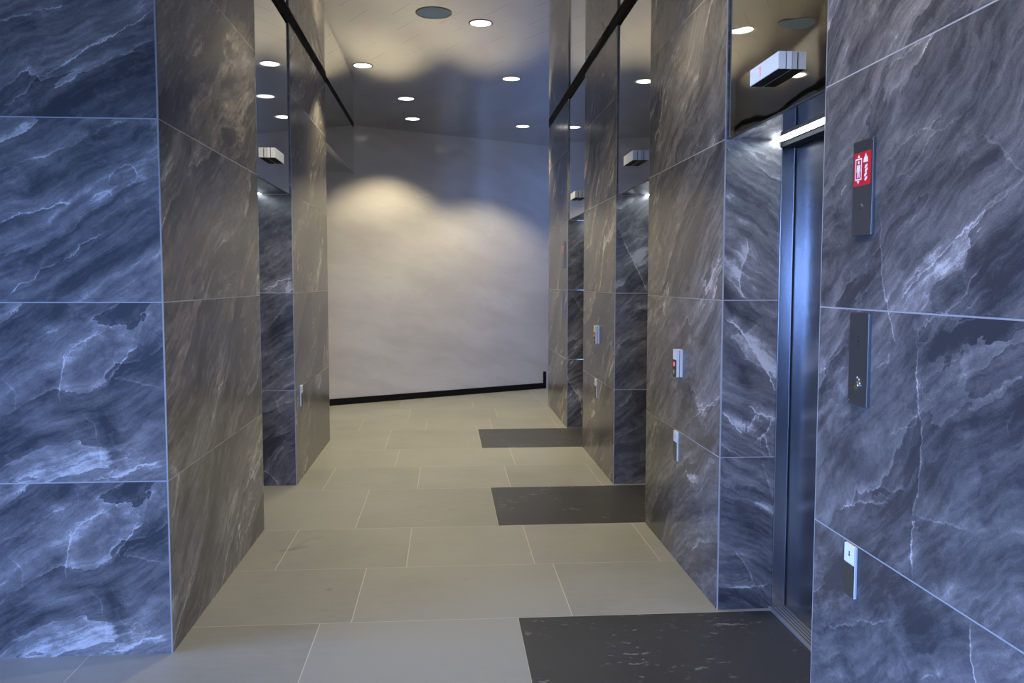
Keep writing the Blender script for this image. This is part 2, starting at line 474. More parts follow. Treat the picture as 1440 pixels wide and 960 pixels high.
IN = 0.0004           # how far the joints lie behind the slab face
DRAW = {
 'LF': ([([(-1.812, 2.317), (-1.770, 2.326), (-1.732, 2.355), (-1.689, 2.410), (-1.640, 2.440), (-1.597, 2.463), (-1.540, 2.493), (-1.491, 2.528), (-1.454, 2.557), (-1.383, 2.593), (-1.311, 2.634), (-1.239, 2.682), (-1.175, 2.723)], 0.85),
   ([(-1.821, 2.645), (-1.729, 2.675), (-1.645, 2.700), (-1.575, 2.713), (-1.541, 2.719)], 0.80),
   ([(-1.845, 2.044), (-1.723, 2.097), (-1.638, 2.119), (-1.566, 2.148), (-1.495, 2.178), (-1.437, 2.216), (-1.350, 2.255), (-1.250, 2.271)], 0.50),
   ([(-1.853, 1.839), (-1.773, 1.866), (-1.702, 1.889), (-1.617, 1.916), (-1.545, 1.925)], 1.00),
   ([(-1.401, 2.005), (-1.371, 2.058), (-1.327, 2.082), (-1.285, 2.070), (-1.272, 2.030), (-1.316, 1.994)], 0.50),
   ([(-1.474, 1.929), (-1.431, 1.964), (-1.396, 1.982), (-1.374, 1.956)], 0.50),
   ([(-1.820, 1.526), (-1.770, 1.582), (-1.721, 1.600), (-1.697, 1.632), (-1.625, 1.676), (-1.538, 1.721), (-1.517, 1.750), (-1.465, 1.780), (-1.407, 1.809)], 0.95),
   ([(-1.876, 1.258), (-1.795, 1.302), (-1.722, 1.346), (-1.649, 1.393), (-1.592, 1.411), (-1.533, 1.449)], 0.35),
   ([(-1.590, 1.301), (-1.603, 1.232), (-1.617, 1.157), (-1.620, 1.091)], 0.60),
   ([(-1.581, 1.306), (-1.522, 1.351), (-1.463, 1.380), (-1.391, 1.410), (-1.303, 1.440), (-1.230, 1.469)], 0.40),
   ([(-1.412, 1.186), (-1.382, 1.230), (-1.342, 1.296), (-1.291, 1.341)], 0.90),
   ([(-1.412, 1.186), (-1.339, 1.191), (-1.282, 1.169), (-1.209, 1.151)], 0.50),
   ([(-1.523, 1.051), (-1.482, 0.984), (-1.464, 0.914), (-1.463, 0.838)], 0.50),
   ([(-1.439, 0.771), (-1.366, 0.782), (-1.306, 0.821), (-1.215, 0.844)], 0.90),
   ([(-1.855, 1.204), (-1.801, 1.144), (-1.799, 1.054)], 0.35),
   ], [([(-1.646, 2.271), (-1.503, 2.359), (-1.359, 2.448), (-1.180, 2.552)], 0.043, -0.20),
   ([(-1.824, 2.580), (-1.688, 2.640)], 0.028, -0.12),
   ([(-1.449, 2.283), (-1.183, 2.442)], 0.037, 0.10),
   ([(-1.830, 2.419), (-1.524, 2.573), (-1.237, 2.736)], 0.068, 0.06),
   ([(-1.713, 1.967), (-1.570, 2.027), (-1.397, 2.116)], 0.046, -0.20),
   ([(-1.267, 2.175), (-1.189, 2.211)], 0.025, -0.12),
   ([(-1.586, 1.565), (-1.469, 1.641), (-1.353, 1.715), (-1.195, 1.781)], 0.037, -0.25),
   ([(-1.531, 1.523), (-1.197, 1.731)], 0.037, 0.15),
   ([(-1.408, 1.789), (-1.197, 1.919)], 0.037, 0.12),
   ([(-1.431, 1.952), (-1.396, 1.964)], 0.021, 0.22),
   ([(-1.871, 1.373), (-1.733, 1.441), (-1.617, 1.494)], 0.043, -0.20),
   ([(-1.382, 1.206), (-1.278, 1.290), (-1.207, 1.356)], 0.046, -0.25),
   ([(-1.236, 1.254), (-1.216, 1.229)], 0.040, -0.18),
   ([(-1.437, 1.014), (-1.425, 0.944), (-1.408, 0.853)], 0.046, -0.24),
   ([(-1.705, 1.023), (-1.577, 0.991)], 0.052, 0.15),
   ([(-1.309, 1.019), (-1.297, 0.927)], 0.043, 0.13),
   ([(-1.553, 0.834), (-1.496, 0.808)], 0.025, 0.10),
   ([(-1.651, 1.173), (-1.688, 1.113)], 0.021, -0.16),
   ([(-1.395, 0.782), (-1.227, 0.819)], 0.018, 0.22),
   ([(-1.840, 0.874), (-1.698, 0.842)], 0.037, -0.08),
   ]),
 'RN': ([([(2.519, 1.809), (2.496, 1.639), (2.464, 1.532), (2.445, 1.499), (2.418, 1.441), (2.400, 1.421)], 0.70),
   ([(2.388, 1.540), (2.355, 1.574), (2.298, 1.612), (2.243, 1.641), (2.176, 1.687), (2.100, 1.723), (2.046, 1.754), (1.994, 1.783), (1.953, 1.811), (1.905, 1.823)], 0.55),
   ([(2.269, 1.482), (2.225, 1.504), (2.166, 1.523), (2.116, 1.536), (2.069, 1.566), (2.048, 1.605), (2.018, 1.637)], 0.95),
   ([(2.502, 1.952), (2.450, 1.978), (2.393, 2.002), (2.312, 2.012), (2.237, 2.035), (2.208, 2.047)], 0.50),
   ([(2.434, 1.906), (2.354, 1.920), (2.298, 1.956), (2.265, 1.993), (2.196, 2.009), (2.119, 2.030)], 0.50),
   ([(2.374, 1.872), (2.294, 1.895), (2.230, 1.915), (2.178, 1.927)], 0.40),
   ([(2.039, 1.961), (1.977, 1.933), (1.936, 1.907), (1.911, 1.877), (1.870, 1.854)], 0.50),
   ([(2.295, 1.451), (2.278, 1.468), (2.224, 1.498), (2.165, 1.515), (2.089, 1.547)], 0.90),
   ([(2.295, 1.437), (2.285, 1.399), (2.285, 1.337), (2.277, 1.274), (2.271, 1.233), (2.252, 1.210), (2.249, 1.161), (2.256, 1.097), (2.261, 1.017), (2.274, 0.988), (2.282, 0.926), (2.285, 0.864), (2.286, 0.822), (2.273, 0.795), (2.275, 0.758)], 1.00),
   ([(2.516, 1.332), (2.441, 1.363), (2.435, 1.393)], 0.60),
   ([(2.910, 1.276), (2.855, 1.312), (2.756, 1.367), (2.683, 1.410)], 0.60),
   ([(2.907, 1.228), (2.804, 1.280), (2.693, 1.328)], 0.40),
   ([(2.122, 1.482), (2.065, 1.505), (2.014, 1.516), (1.954, 1.523)], 0.60),
   ([(2.259, 1.326), (2.195, 1.353), (2.135, 1.388), (2.069, 1.423)], 0.40),
   ([(2.428, 1.146), (2.342, 1.176), (2.262, 1.208)], 0.40),
   ([(2.510, 0.951), (2.456, 0.982), (2.418, 0.981), (2.355, 1.001), (2.317, 1.010)], 0.60),
   ([(2.724, 0.835), (2.641, 0.881), (2.544, 0.918), (2.411, 0.942)], 0.85),
   ([(2.272, 0.946), (2.170, 0.952), (2.087, 0.970), (2.009, 0.978)], 0.50),
   ([(1.889, 1.250), (1.896, 1.269), (1.858, 1.307)], 0.50),
   ([(2.857, 0.389), (2.686, 0.454), (2.561, 0.517), (2.447, 0.566), (2.374, 0.602)], 0.70),
   ([(1.994, 0.748), (2.000, 0.698), (1.991, 0.652), (1.971, 0.608), (1.963, 0.579)], 1.00),
   ([(2.222, 0.488), (2.175, 0.530), (2.144, 0.529), (2.096, 0.561)], 0.50),
   ([(2.511, 2.231), (2.393, 2.252), (2.269, 2.271), (2.157, 2.293), (2.112, 2.311)], 0.50),
   ([(2.818, 2.317), (2.746, 2.379), (2.655, 2.441)], 0.35),
   ], [([(2.243, 1.860), (2.116, 1.886), (1.975, 1.910)], 0.049, -0.20),
   ([(2.347, 1.935), (2.285, 1.975)], 0.020, -0.12),
   ([(2.453, 1.960), (2.287, 2.004)], 0.024, 0.10),
   ([(2.262, 1.604), (2.118, 1.677), (1.966, 1.770), (1.868, 1.809)], 0.037, 0.12),
   ([(2.065, 1.645), (2.044, 1.683)], 0.020, -0.20),
   ([(1.968, 1.586), (1.847, 1.676)], 0.047, -0.20),
   ([(2.460, 1.741), (2.273, 1.790)], 0.043, 0.08),
   ([(2.320, 1.372), (2.200, 1.437), (2.063, 1.474), (1.936, 1.494)], 0.035, -0.24),
   ([(2.105, 1.368), (1.895, 1.454)], 0.055, 0.12),
   ([(2.005, 1.247), (1.825, 1.322)], 0.039, -0.16),
   ([(2.823, 1.053), (2.690, 1.031), (2.500, 0.998)], 0.049, -0.20),
   ([(2.779, 0.773), (2.490, 0.845), (2.306, 0.837)], 0.054, 0.13),
   ([(2.180, 0.841), (1.966, 0.894), (1.813, 0.947)], 0.057, -0.20),
   ([(2.824, 0.601), (2.479, 0.652), (2.204, 0.672)], 0.073, -0.20),
   ([(1.902, 0.742), (1.800, 0.732)], 0.041, 0.13),
   ([(2.862, 0.277), (2.465, 0.432)], 0.047, 0.04),
   ([(2.818, 1.881), (2.720, 1.940)], 0.028, 0.12),
   ]),
 'RM': ([([(4.680, 0.758), (4.554, 0.815), (4.488, 0.854), (4.359, 0.909), (4.202, 0.970), (4.078, 1.019), (3.982, 1.054)], 0.70),
   ([(5.453, 0.480), (5.264, 0.559), (4.988, 0.665), (4.863, 0.747)], 0.50),
   ([(4.686, 2.487), (4.527, 2.561), (4.455, 2.664), (4.420, 2.721)], 0.50),
   ([(5.341, 2.410), (5.099, 2.458)], 0.50),
   ([(5.137, 1.568), (4.959, 1.666)], 0.40),
   ([(4.258, 1.541), (4.177, 1.574), (4.134, 1.620)], 0.50),
   ([(4.922, 1.876), (4.631, 1.977), (4.369, 2.011), (4.057, 2.016)], 0.40),
   ], [([(5.280, 0.501), (4.938, 0.657)], 0.046, -0.15),
   ([(4.627, 0.594), (4.127, 0.880)], 0.070, -0.10),
   ([(5.156, 1.586), (4.842, 1.831)], 0.067, 0.08),
   ]),
 'RETJ': ([([(1.432, 1.518), (1.399, 1.569), (1.391, 1.623), (1.418, 1.677), (1.427, 1.738), (1.429, 1.812)], 0.90),
   ([(1.329, 1.426), (1.403, 1.371), (1.479, 1.265), (1.537, 1.168), (1.589, 1.064)], 1.00),
   ([(1.317, 0.973), (1.377, 0.921), (1.424, 0.865)], 1.00),
   ([(1.453, 1.006), (1.485, 0.975), (1.462, 0.902), (1.449, 0.875)], 0.90),
   ([(1.485, 0.975), (1.542, 0.957), (1.578, 0.950), (1.544, 0.884), (1.481, 0.826)], 0.90),
   ([(1.530, 0.860), (1.568, 0.761)], 0.80),
   ([(1.393, 0.297), (1.448, 0.221), (1.492, 0.149), (1.522, 0.084)], 0.70),
   ([(1.382, 0.116), (1.450, 0.107), (1.521, 0.116), (1.568, 0.125)], 0.85),
   ([(1.526, 0.734), (1.572, 0.586), (1.580, 0.533)], 0.50),
   ], [([(1.391, 0.910), (1.479, 0.930), (1.557, 0.943)], 0.033, 0.20),
   ([(1.338, 1.317), (1.403, 1.207), (1.448, 1.093)], 0.027, -0.17),
   ([(1.469, 1.419), (1.578, 1.247)], 0.040, 0.08),
   ([(1.380, 0.589), (1.491, 0.376)], 0.030, -0.10),
   ([(1.322, 1.825), (1.465, 1.589)], 0.047, 0.06),
   ]),
 'RETH': ([([(1.333, 2.051), (1.379, 1.908), (1.436, 1.809), (1.523, 1.637), (1.575, 1.515)], 0.90),
   ([(1.325, 1.129), (1.579, 1.184)], 0.35),
   ([(1.328, 1.331), (1.571, 1.409)], 0.35),
   ([(1.320, 0.355), (1.565, 0.478)], 0.60),
   ([(1.330, 0.543), (1.563, 0.682)], 0.35),
   ([(1.548, 0.455), (1.534, 0.169)], 0.40),
   ], [([(1.480, 1.969), (1.539, 1.737)], 0.050, 0.25),
   ([(1.370, 1.720), (1.428, 1.554)], 0.050, -0.15),
   ([(1.351, 0.684), (1.528, 0.170)], 0.077, -0.06),
   ]),
 'RETC': ([([(-1.444, 1.541), (-1.385, 1.552), (-1.330, 1.568), (-1.297, 1.601), (-1.254, 1.618), (-1.189, 1.623)], 1.00),
   ([(-1.439, 0.124), (-1.390, 0.083), (-1.347, 0.043), (-1.315, -0.014)], 1.00),
   ([(-1.356, 0.736), (-1.326, 0.624), (-1.283, 0.550)], 0.40),
   ([(-1.451, 0.916), (-1.319, 0.982), (-1.188, 1.025)], 0.40),
   ([(-1.227, 1.607), (-1.239, 1.513)], 0.60),
   ], [([(-1.393, 1.414), (-1.262, 1.137)], 0.067, -0.14),
   ([(-1.416, 0.468), (-1.366, 0.242)], 0.045, -0.10),
   ]),
 'RETF': ([([(1.312, 0.615), (1.336, 0.504), (1.400, 0.409), (1.447, 0.362), (1.480, 0.243), (1.481, 0.069)], 1.00),
   ([(1.315, 1.496), (1.394, 1.419), (1.481, 1.263)], 0.80),
   ], [([(1.352, 1.883), (1.424, 1.574)], 0.046, 0.10),
   ]),
 'LS': ([([(4.877, 0.016), (4.990, 0.123), (5.176, 0.168), (5.380, 0.260)], 0.70),
   ([(4.372, 1.014), (4.552, 1.053), (4.747, 1.092)], 0.50),
   ([(4.736, 1.497), (4.441, 1.358), (4.210, 1.175)], 0.40),
   ([(4.486, 2.341), (4.674, 2.458), (4.879, 2.600)], 0.50),
   ([(3.729, 2.027), (3.878, 2.125)], 0.60),
   ([(4.053, 2.133), (4.200, 2.166), (4.290, 2.257)], 0.50),
   ([(3.805, 0.070), (3.887, 0.169), (4.099, 0.298), (4.361, 0.434)], 0.40),
   ([(4.830, 0.791), (5.096, 0.915), (5.506, 0.973)], 0.35),
   ], [([(3.804, 0.649), (4.436, 1.297)], 0.041, -0.10),
   ([(4.392, 0.793), (5.125, 1.249)], 0.038, 0.06),
   ]),
}

SPOT_W = 88.0
SKY = 52.0
EXPOSURE = 0.0

def face_draw(key, kind, start, row_shift=False):
    """drawings are kept in wall coordinates; kind: 'Y' u=+X, 'R' u=-Y, 'L' u=+Y"""
    veins, tones = DRAW[key]
    cv = lambda p: ((p[0] - start) if kind in 'YL' else (start - p[0]), p[1])
    f = drawing([([cv(p) for p in a], s) for a, s in veins], [([cv(p) for p in a], hw, d) for a, hw, d in tones])
    if row_shift:
        return lambda U, V, u0, v0: f(U, V, u0, v0 + (0.757 if v0 < 0.7 else 0.0))
    return f

# ================================================================== SETTING
X_, Y_ = (1, 0, 0), (0, 1, 0); NX, NY = (-1, 0, 0), (0, -1, 0)
BACK, LEFT = -10.0, -12.0
WBX0, WBX1, WBZ0, WBZ1 = -4.0, 6.4, 1.1, 2.4
WLY0, WLY1, WLZ0, WLZ1 = -3.6, 3.66, 0.15, 3.55

# --- left wall, front block: broad face towards the lobby and side face along the corridor
mb = MB()
mb.prism([(LEFT, YA + IN), (XL - IN, YA + IN), (XL - IN, YB - IN), (LEFT, YB - IN)], 0, ZC, GROUT)
x0 = XL - 1.6
marble_face(mb, (x0, YA, 0), X_, 1.6, 11, step=0.016, draw=face_draw('LF', 'Y', x0, True), same={1: 0}, left_edge=GAP)
marble_face(mb, (x0 - 9.21, YA, 0), X_, 9.21, 12, us=[0, 1.6, 3.2, 4.8, 6.4, 8.0, 9.21], step=0.8, left_edge=GAP, right_edge=GAP)
marble_face(mb, (XL, YA, 0), Y_, YB - YA, 13, step=0.02, draw=face_draw('LS', 'L', YA))
marble_face(mb, (XL, YB, 0), NX, 0.34, 14, step=0.2)
struct(mb.build('wall_left'))

# --- left wall, rear block beyond the elevator
mb = MB()
mb.prism([(-4.2, YC + IN), (XL - IN, YC + IN), (XL - IN, YD - IN), (-4.2, YD - IN)], 0, ZC, GROUT)
marble_face(mb, (XL - 0.337, YC, 0), X_, 0.337, 21, step=0.016, draw=face_draw('RETC', 'Y', XL - 0.337))
marble_face(mb, (XL, YC, 0), Y_, YD - YC, 22, step=0.2)
marble_face(mb, (XL, YD, 0), NX, 2.4, 23, step=0.4)
struct(mb.build('wall_left_rear'))

# --- right wall: the long near stretch, two piers between elevators, one pier at the end
mb = MB()
RE = 0.55
mb.prism([(XR + IN, RE), (4.0, RE), (4.0, YK - IN), (XR + IN, YK - IN)], 0, ZC, GROUT)
marble_face(mb, (XR, YK, 0), NY, 1.75, 31, step=0.014, draw=face_draw('RN', 'R', YK), right_edge=GAP)
marble_face(mb, (XR, YK - 1.75, 0), NY, YK - 1.75 - RE, 32, step=0.1, left_edge=GAP)
marble_face(mb, (XR, RE, 0), X_, 2.68, 34, us=[0, 1.34, 2.68], step=0.4)
marble_face(mb, (XR + 0.34, YK, 0), NX, 0.34, 33, step=0.2)
struct(mb.build('wall_right_near'))

def pier(name, y0, y1, seed, ret, side=None, xend=4.0, rear=False):
    mb = MB()
    mb.prism([(XR + IN, y0 + IN), (xend, y0 + IN), (xend, y1 - IN), (XR + IN, y1 - IN)], 0, ZC, GROUT)
    marble_face(mb, (XR, y0, 0), X_, 0.337, seed, step=0.014, draw=face_draw(ret, 'Y', XR), mirror_u=(ret == 'RETJ'))
    marble_face(mb, (XR, y1, 0), NY, y1 - y0, seed + 1, step=0.02 if side else 0.2, draw=face_draw(side, 'R', y1) if side else None)
    marble_face(mb, (XR + (0.34 if not rear else xend - XR), y1, 0), NX, 0.34 if not rear else xend - XR, seed + 2, step=0.2)
    return struct(mb.build(name))
pier('wall_right_middle', YJ, YI, 41, 'RETJ', 'RM')
pier('wall_right_far', YH, YG, 51, 'RETH')
pier('wall_right_end', YF, YE, 61, 'RETF', xend=1.42, rear=True)

# --- end wall, standing oblique across the corridor
ux, uy = math.cos(ANG), math.sin(ANG)
mb = MB()
xa, xb = -4.2, 5.2
A, B = (xa, end_y(xa)), (xb, end_y(xb))
nx, ny = -math.sin(ANG), math.cos(ANG)
mb.prism([(A[0] + nx * 0.004, A[1] + ny * 0.004), (B[0] + nx * 0.004, B[1] + ny * 0.004), (B[0] + nx * 0.2, B[1] + ny * 0.2), (A[0] + nx * 0.2, A[1] + ny * 0.2)], 0, ZC, GROUT)
mb.grid((A[0], A[1], 0), (ux, uy, 0), (0, 0, 1), (xb - xa) / ux, ZC, ENDW, (3.0, 7.0))
struct(mb.build('wall_end'))
mb = MB()
def along(x, off): return (x + nx * off, end_y(x) + ny * off)
mb.prism([along(-4.0, -0.014), along(1.485, -0.014), along(1.485, 0.0), along(-4.0, 0.0)], 0.0, 0.085, BLACK)
mb.prism([along(1.445, -0.016), along(1.485, -0.016), along(1.485, 0.0), along(1.445, 0.0)], 0.0, 0.255, BLACK)
struct(mb.build('baseboard_end', bevel=0.001))

# --- passage ends and the lobby shell behind the camera
mb = MB(); mb.box((-4.4, YD, 0), (-4.2, end_y(-4.2) + 0.2, ZC), LOBBYWALL); struct(mb.build('wall_passage_left'))
PZ0, PZ1, PY0, PY1, PX = 2.95, 3.5, 12.7, 13.7, 5.0  # unseen high opening, added so sky light tints the end wall blue
mb = MB()
mb.box((PX, 9.8, 0), (PX + 0.2, 15.0, PZ0), LOBBYWALL); mb.box((PX, 9.8, PZ1), (PX + 0.2, 15.0, ZC), LOBBYWALL)
mb.box((PX, 9.8, PZ0), (PX + 0.2, PY0, PZ1), LOBBYWALL); mb.box((PX, PY1, PZ0), (PX + 0.2, 15.0, PZ1), LOBBYWALL)
struct(mb.build('wall_passage_right'))
mb = MB()
for lo, hi in (((PY0, PZ0), (PY0 + 0.05, PZ1)), ((PY1 - 0.05, PZ0), (PY1, PZ1)), ((PY0, PZ0), (PY1, PZ0 + 0.05)), ((PY0, PZ1 - 0.05), (PY1, PZ1)), ((12.7, PZ0), (12.75, PZ1))):
    mb.box((PX + 0.05, lo[0], lo[1]), (PX + 0.12, hi[0], hi[1]), ALU)
struct(mb.build('window_21'))
RIGHT = 9.0
mb = MB(); mb.box((4.0, 0.55, 0), (RIGHT, 0.75, ZC), LOBBYWALL); mb.box((RIGHT, BACK, 0), (RIGHT + 0.2, 0.75, ZC), LOBBYWALL); struct(mb.build('wall_lobby_right'))
# inner wall of the passage behind the last pier, with glowing panes added to streak the end wall
GX0, GX1, GZ0, GZ1, GY = 1.43, 1.85, 2.30, 3.56, YE
mb = MB()
mb.box((1.42, GY - 0.25, 0), (5.2, GY - 0.002, GZ0), LOBBYWALL); mb.box((1.42, GY - 0.25, GZ1), (5.2, GY - 0.002, ZC), LOBBYWALL)
mb.box((2.94, GY - 0.25, GZ0), (5.2, GY - 0.002, GZ1), LOBBYWALL); mb.box((GX1, GY - 0.25, GZ0), (2.53, GY - 0.002, GZ1), LOBBYWALL)
struct(mb.build('wall_passage_inner'))
mb = MB()
for k in range(5):
    a = GX0 + (GX1 - GX0 - 0.02) * k / 4; mb.box((a, GY - 0.08, GZ0), (a + 0.02, GY - 0.02, GZ1), ALU)
for k in range(11):
    a = GZ0 + (GZ1 - GZ0 - 0.015) * k / 10; mb.box((GX0, GY - 0.08, a), (GX1, GY - 0.02, a + 0.015), ALU)
mb.box((GX0, GY - 0.12, GZ0), (GX1, GY - 0.10, GZ1), GLOWPANE); mb.box((2.53, GY - 0.12, GZ0), (2.94, GY - 0.10, GZ1), GLOWPANE)
struct(mb.build('window_20'))

# window fronts of the lobby: behind the camera and along its left side
def window_front(name, a0, a1, n, z0, z1, put, first, holes_from, holes_to):
    mb = MB()
    for lo, hi in (((holes_from, 0), (a0, ZC)), ((a1, 0), (holes_to, ZC)), ((a0, 0), (a1, z0)), ((a0, z1), (a1, ZC))):
        put(mb, lo, hi, -0.2, 0.0, LOBBYWALL)
    struct(mb.build(name))
    for i in range(n):
        a = a0 + (a1 - a0) * i / n; b = a0 + (a1 - a0) * (i + 1) / n
        mb = MB()
        for lo, hi in (((a, z0), (a + 0.05, z1)), ((b - 0.05, z0), (b, z1)), ((a, z0), (b, z0 + 0.06)), ((a, z1 - 0.06), (b, z1))):
            put(mb, lo, hi, -0.12, -0.05, DARKPL)
        struct(mb.build('window_%d' % (first + i)))
window_front('wall_lobby_back', WBX0, WBX1, 8, WBZ0, WBZ1, lambda mb, lo, hi, d0, d1, m: mb.box((lo[0], BACK + d0, lo[1]), (hi[0], BACK + d1, hi[1]), m), 1, LEFT, RIGHT)
window_front('wall_lobby_left', WLY0, WLY1, 5, WLZ0, WLZ1, lambda mb, lo, hi, d0, d1, m: mb.box((LEFT + d0, lo[0], lo[1]), (LEFT + d1, hi[0], hi[1]), m), 9, BACK - 0.2, YA)

# --- ceiling: polished tiles over the corridor, plain board over the lobby
mb = MB()
mb.grid((-4.4, 0.6, ZC), X_, Y_, 9.6, 14.6, CEIL, (0, 0), flip=True)
mb.box((-4.4, 0.6, ZC + 0.005), (5.2, 15.2, ZC + 0.1), BLACK)
struct(mb.build('ceiling'))
mb = MB(); mb.box((LEFT - 0.2, BACK - 0.2, ZC), (RIGHT + 0.2, 0.6, ZC + 0.1), WHITE); mb.box((LEFT - 0.2, 0.6, ZC), (-4.4, YA + 0.3, ZC + 0.1), WHITE); struct(mb.build('ceiling_lobby'))

# --- black shadow strip under the ceiling
mb = MB(); mb.box((XR - 0.004, YK - 1.4, ZC - 0.052), (XR + 0.01, YE - 0.002, ZC - 0.0005), BLACK); struct(mb.build('trim_1'))
mb = MB(); mb.box((XL - 0.01, YA + 0.002, ZC - 0.052), (XL + 0.004, YD + 0.035, ZC - 0.0005), BLACK); struct(mb.build('trim_2'))
mb = MB(); mb.box((XL - 0.01, YD + 0.035, ZC - 0.032), (XL - 0.001, end_y(XL) - 0.01, ZC - 0.0005), BLACK); struct(mb.build('trim_3'))

# --- floor
mb = MB()
mb.box((LEFT - 0.2, BACK - 0.2, -0.12), (RIGHT + 0.2, 15.2, -0.0004), FGROUT)
bounds = [2.92, 3.961, 4.729, 5.510, 6.555, 7.355, 8.145, 9.210, 9.985, 10.75, 11.53, 12.57, 13.35, 14.13, 15.17]
kinds = 'DABDBADBADBABD'
rows = [(bounds[i], bounds[i + 1], kinds[i]) for i in range(len(kinds))]
y = 2.92; seq = 'BAD'; k = 0
hts = {'A': 0.77, 'B': 0.78, 'D': 1.05}
while y > BACK:
    t = seq[k % 3]; rows.append((y - hts[t], y, t)); y -= hts[t]; k += 1
joints = {'A': (-0.455, 1.052), 'B': (-0.233, 0.727), 'D': (-0.600, 0.935)}
rnd = random.Random(5)
stain = drawing([], [([(-0.985, 5.075), (-0.93, 5.10), (-0.86, 5.145)], 0.022, -0.20), ([(-0.93, 5.10), (-0.90, 5.20), (-0.86, 5.30)], 0.016, -0.13), ([(-0.82, 5.29), (-0.79, 5.36)], 0.014, -0.12),
                     ([(-0.99, 4.86), (-0.985, 4.87)], 0.012, -0.2), ([(-0.62, 4.40), (-0.615, 4.41)], 0.012, -0.2), ([(0.1, 4.5), (0.11, 4.52)], 0.01, -0.15), ([(-0.2, 6.0), (-0.17, 6.02)], 0.02, -0.1)])
for y0, y1, t in rows:
    FM = FLOOR if y1 > 0.6 else LOBBYFLOOR
    s, w = joints[t]
    xs = [s + w * n for n in range(-18, 13)]
    xs = [x for x in xs if LEFT - 1 < x < (RIGHT if y0 < 0.6 else 5.0)]
    for a, b in zip(xs, xs[1:]):
        dark = t == 'D' and a > 0.2 and y0 > 2.5 and y1 < 9.5
        if dark and a < 1.4: continue
        a2, b2 = a + 0.0022, b - 0.0022
        tv = rnd.uniform(-0.045, 0.14)
        near = -1.8 < a < 0.4 and 3.5 < y0 < 6.0
        def fn(U, V, a2=a2, y0=y0, tv=tv, near=near):
            if near:
                r = stain(U, V, a2, y0)['tone']; return {'tone': r + tv}
            return {'tone': np.full(U.shape, tv)}
        mb.grid((a2, y0 + 0.0018, 0), X_, Y_, b2 - a2, y1 - y0 - 0.0036, FM, (rnd.uniform(0, 50), rnd.uniform(0, 50)), 0.013 if near else None, fn)
struct(mb.build('floor'))

# dark slabs let into the floor before the three right hand elevators
SLABS = [(2.92, 3.961, 'nearest elevator, in the foreground'), (5.510, 6.555, 'middle elevator on the right'), (8.145, 9.210, 'farthest elevator on the right')]
for y0, y1, w in SLABS:
    mb = MB(); g = 0.004
    mb.box((0.335, y0 + g, -0.0003), (1.59, y1 - g, 0.0004), DARKST)
    mb.grid((0.335, y0 + g, 0.0008), X_, Y_, 1.255, y1 - y0 - 2 * g, DARKST, (y0 * 3.7, y0 * 1.3))
    tag(mb.build('floor_slab', loc=(0.95, (y0 + y1) / 2, 0)), 'dark grey fossil stone slab in the floor before the ' + w, 'floor slab', 'dark floor slabs')

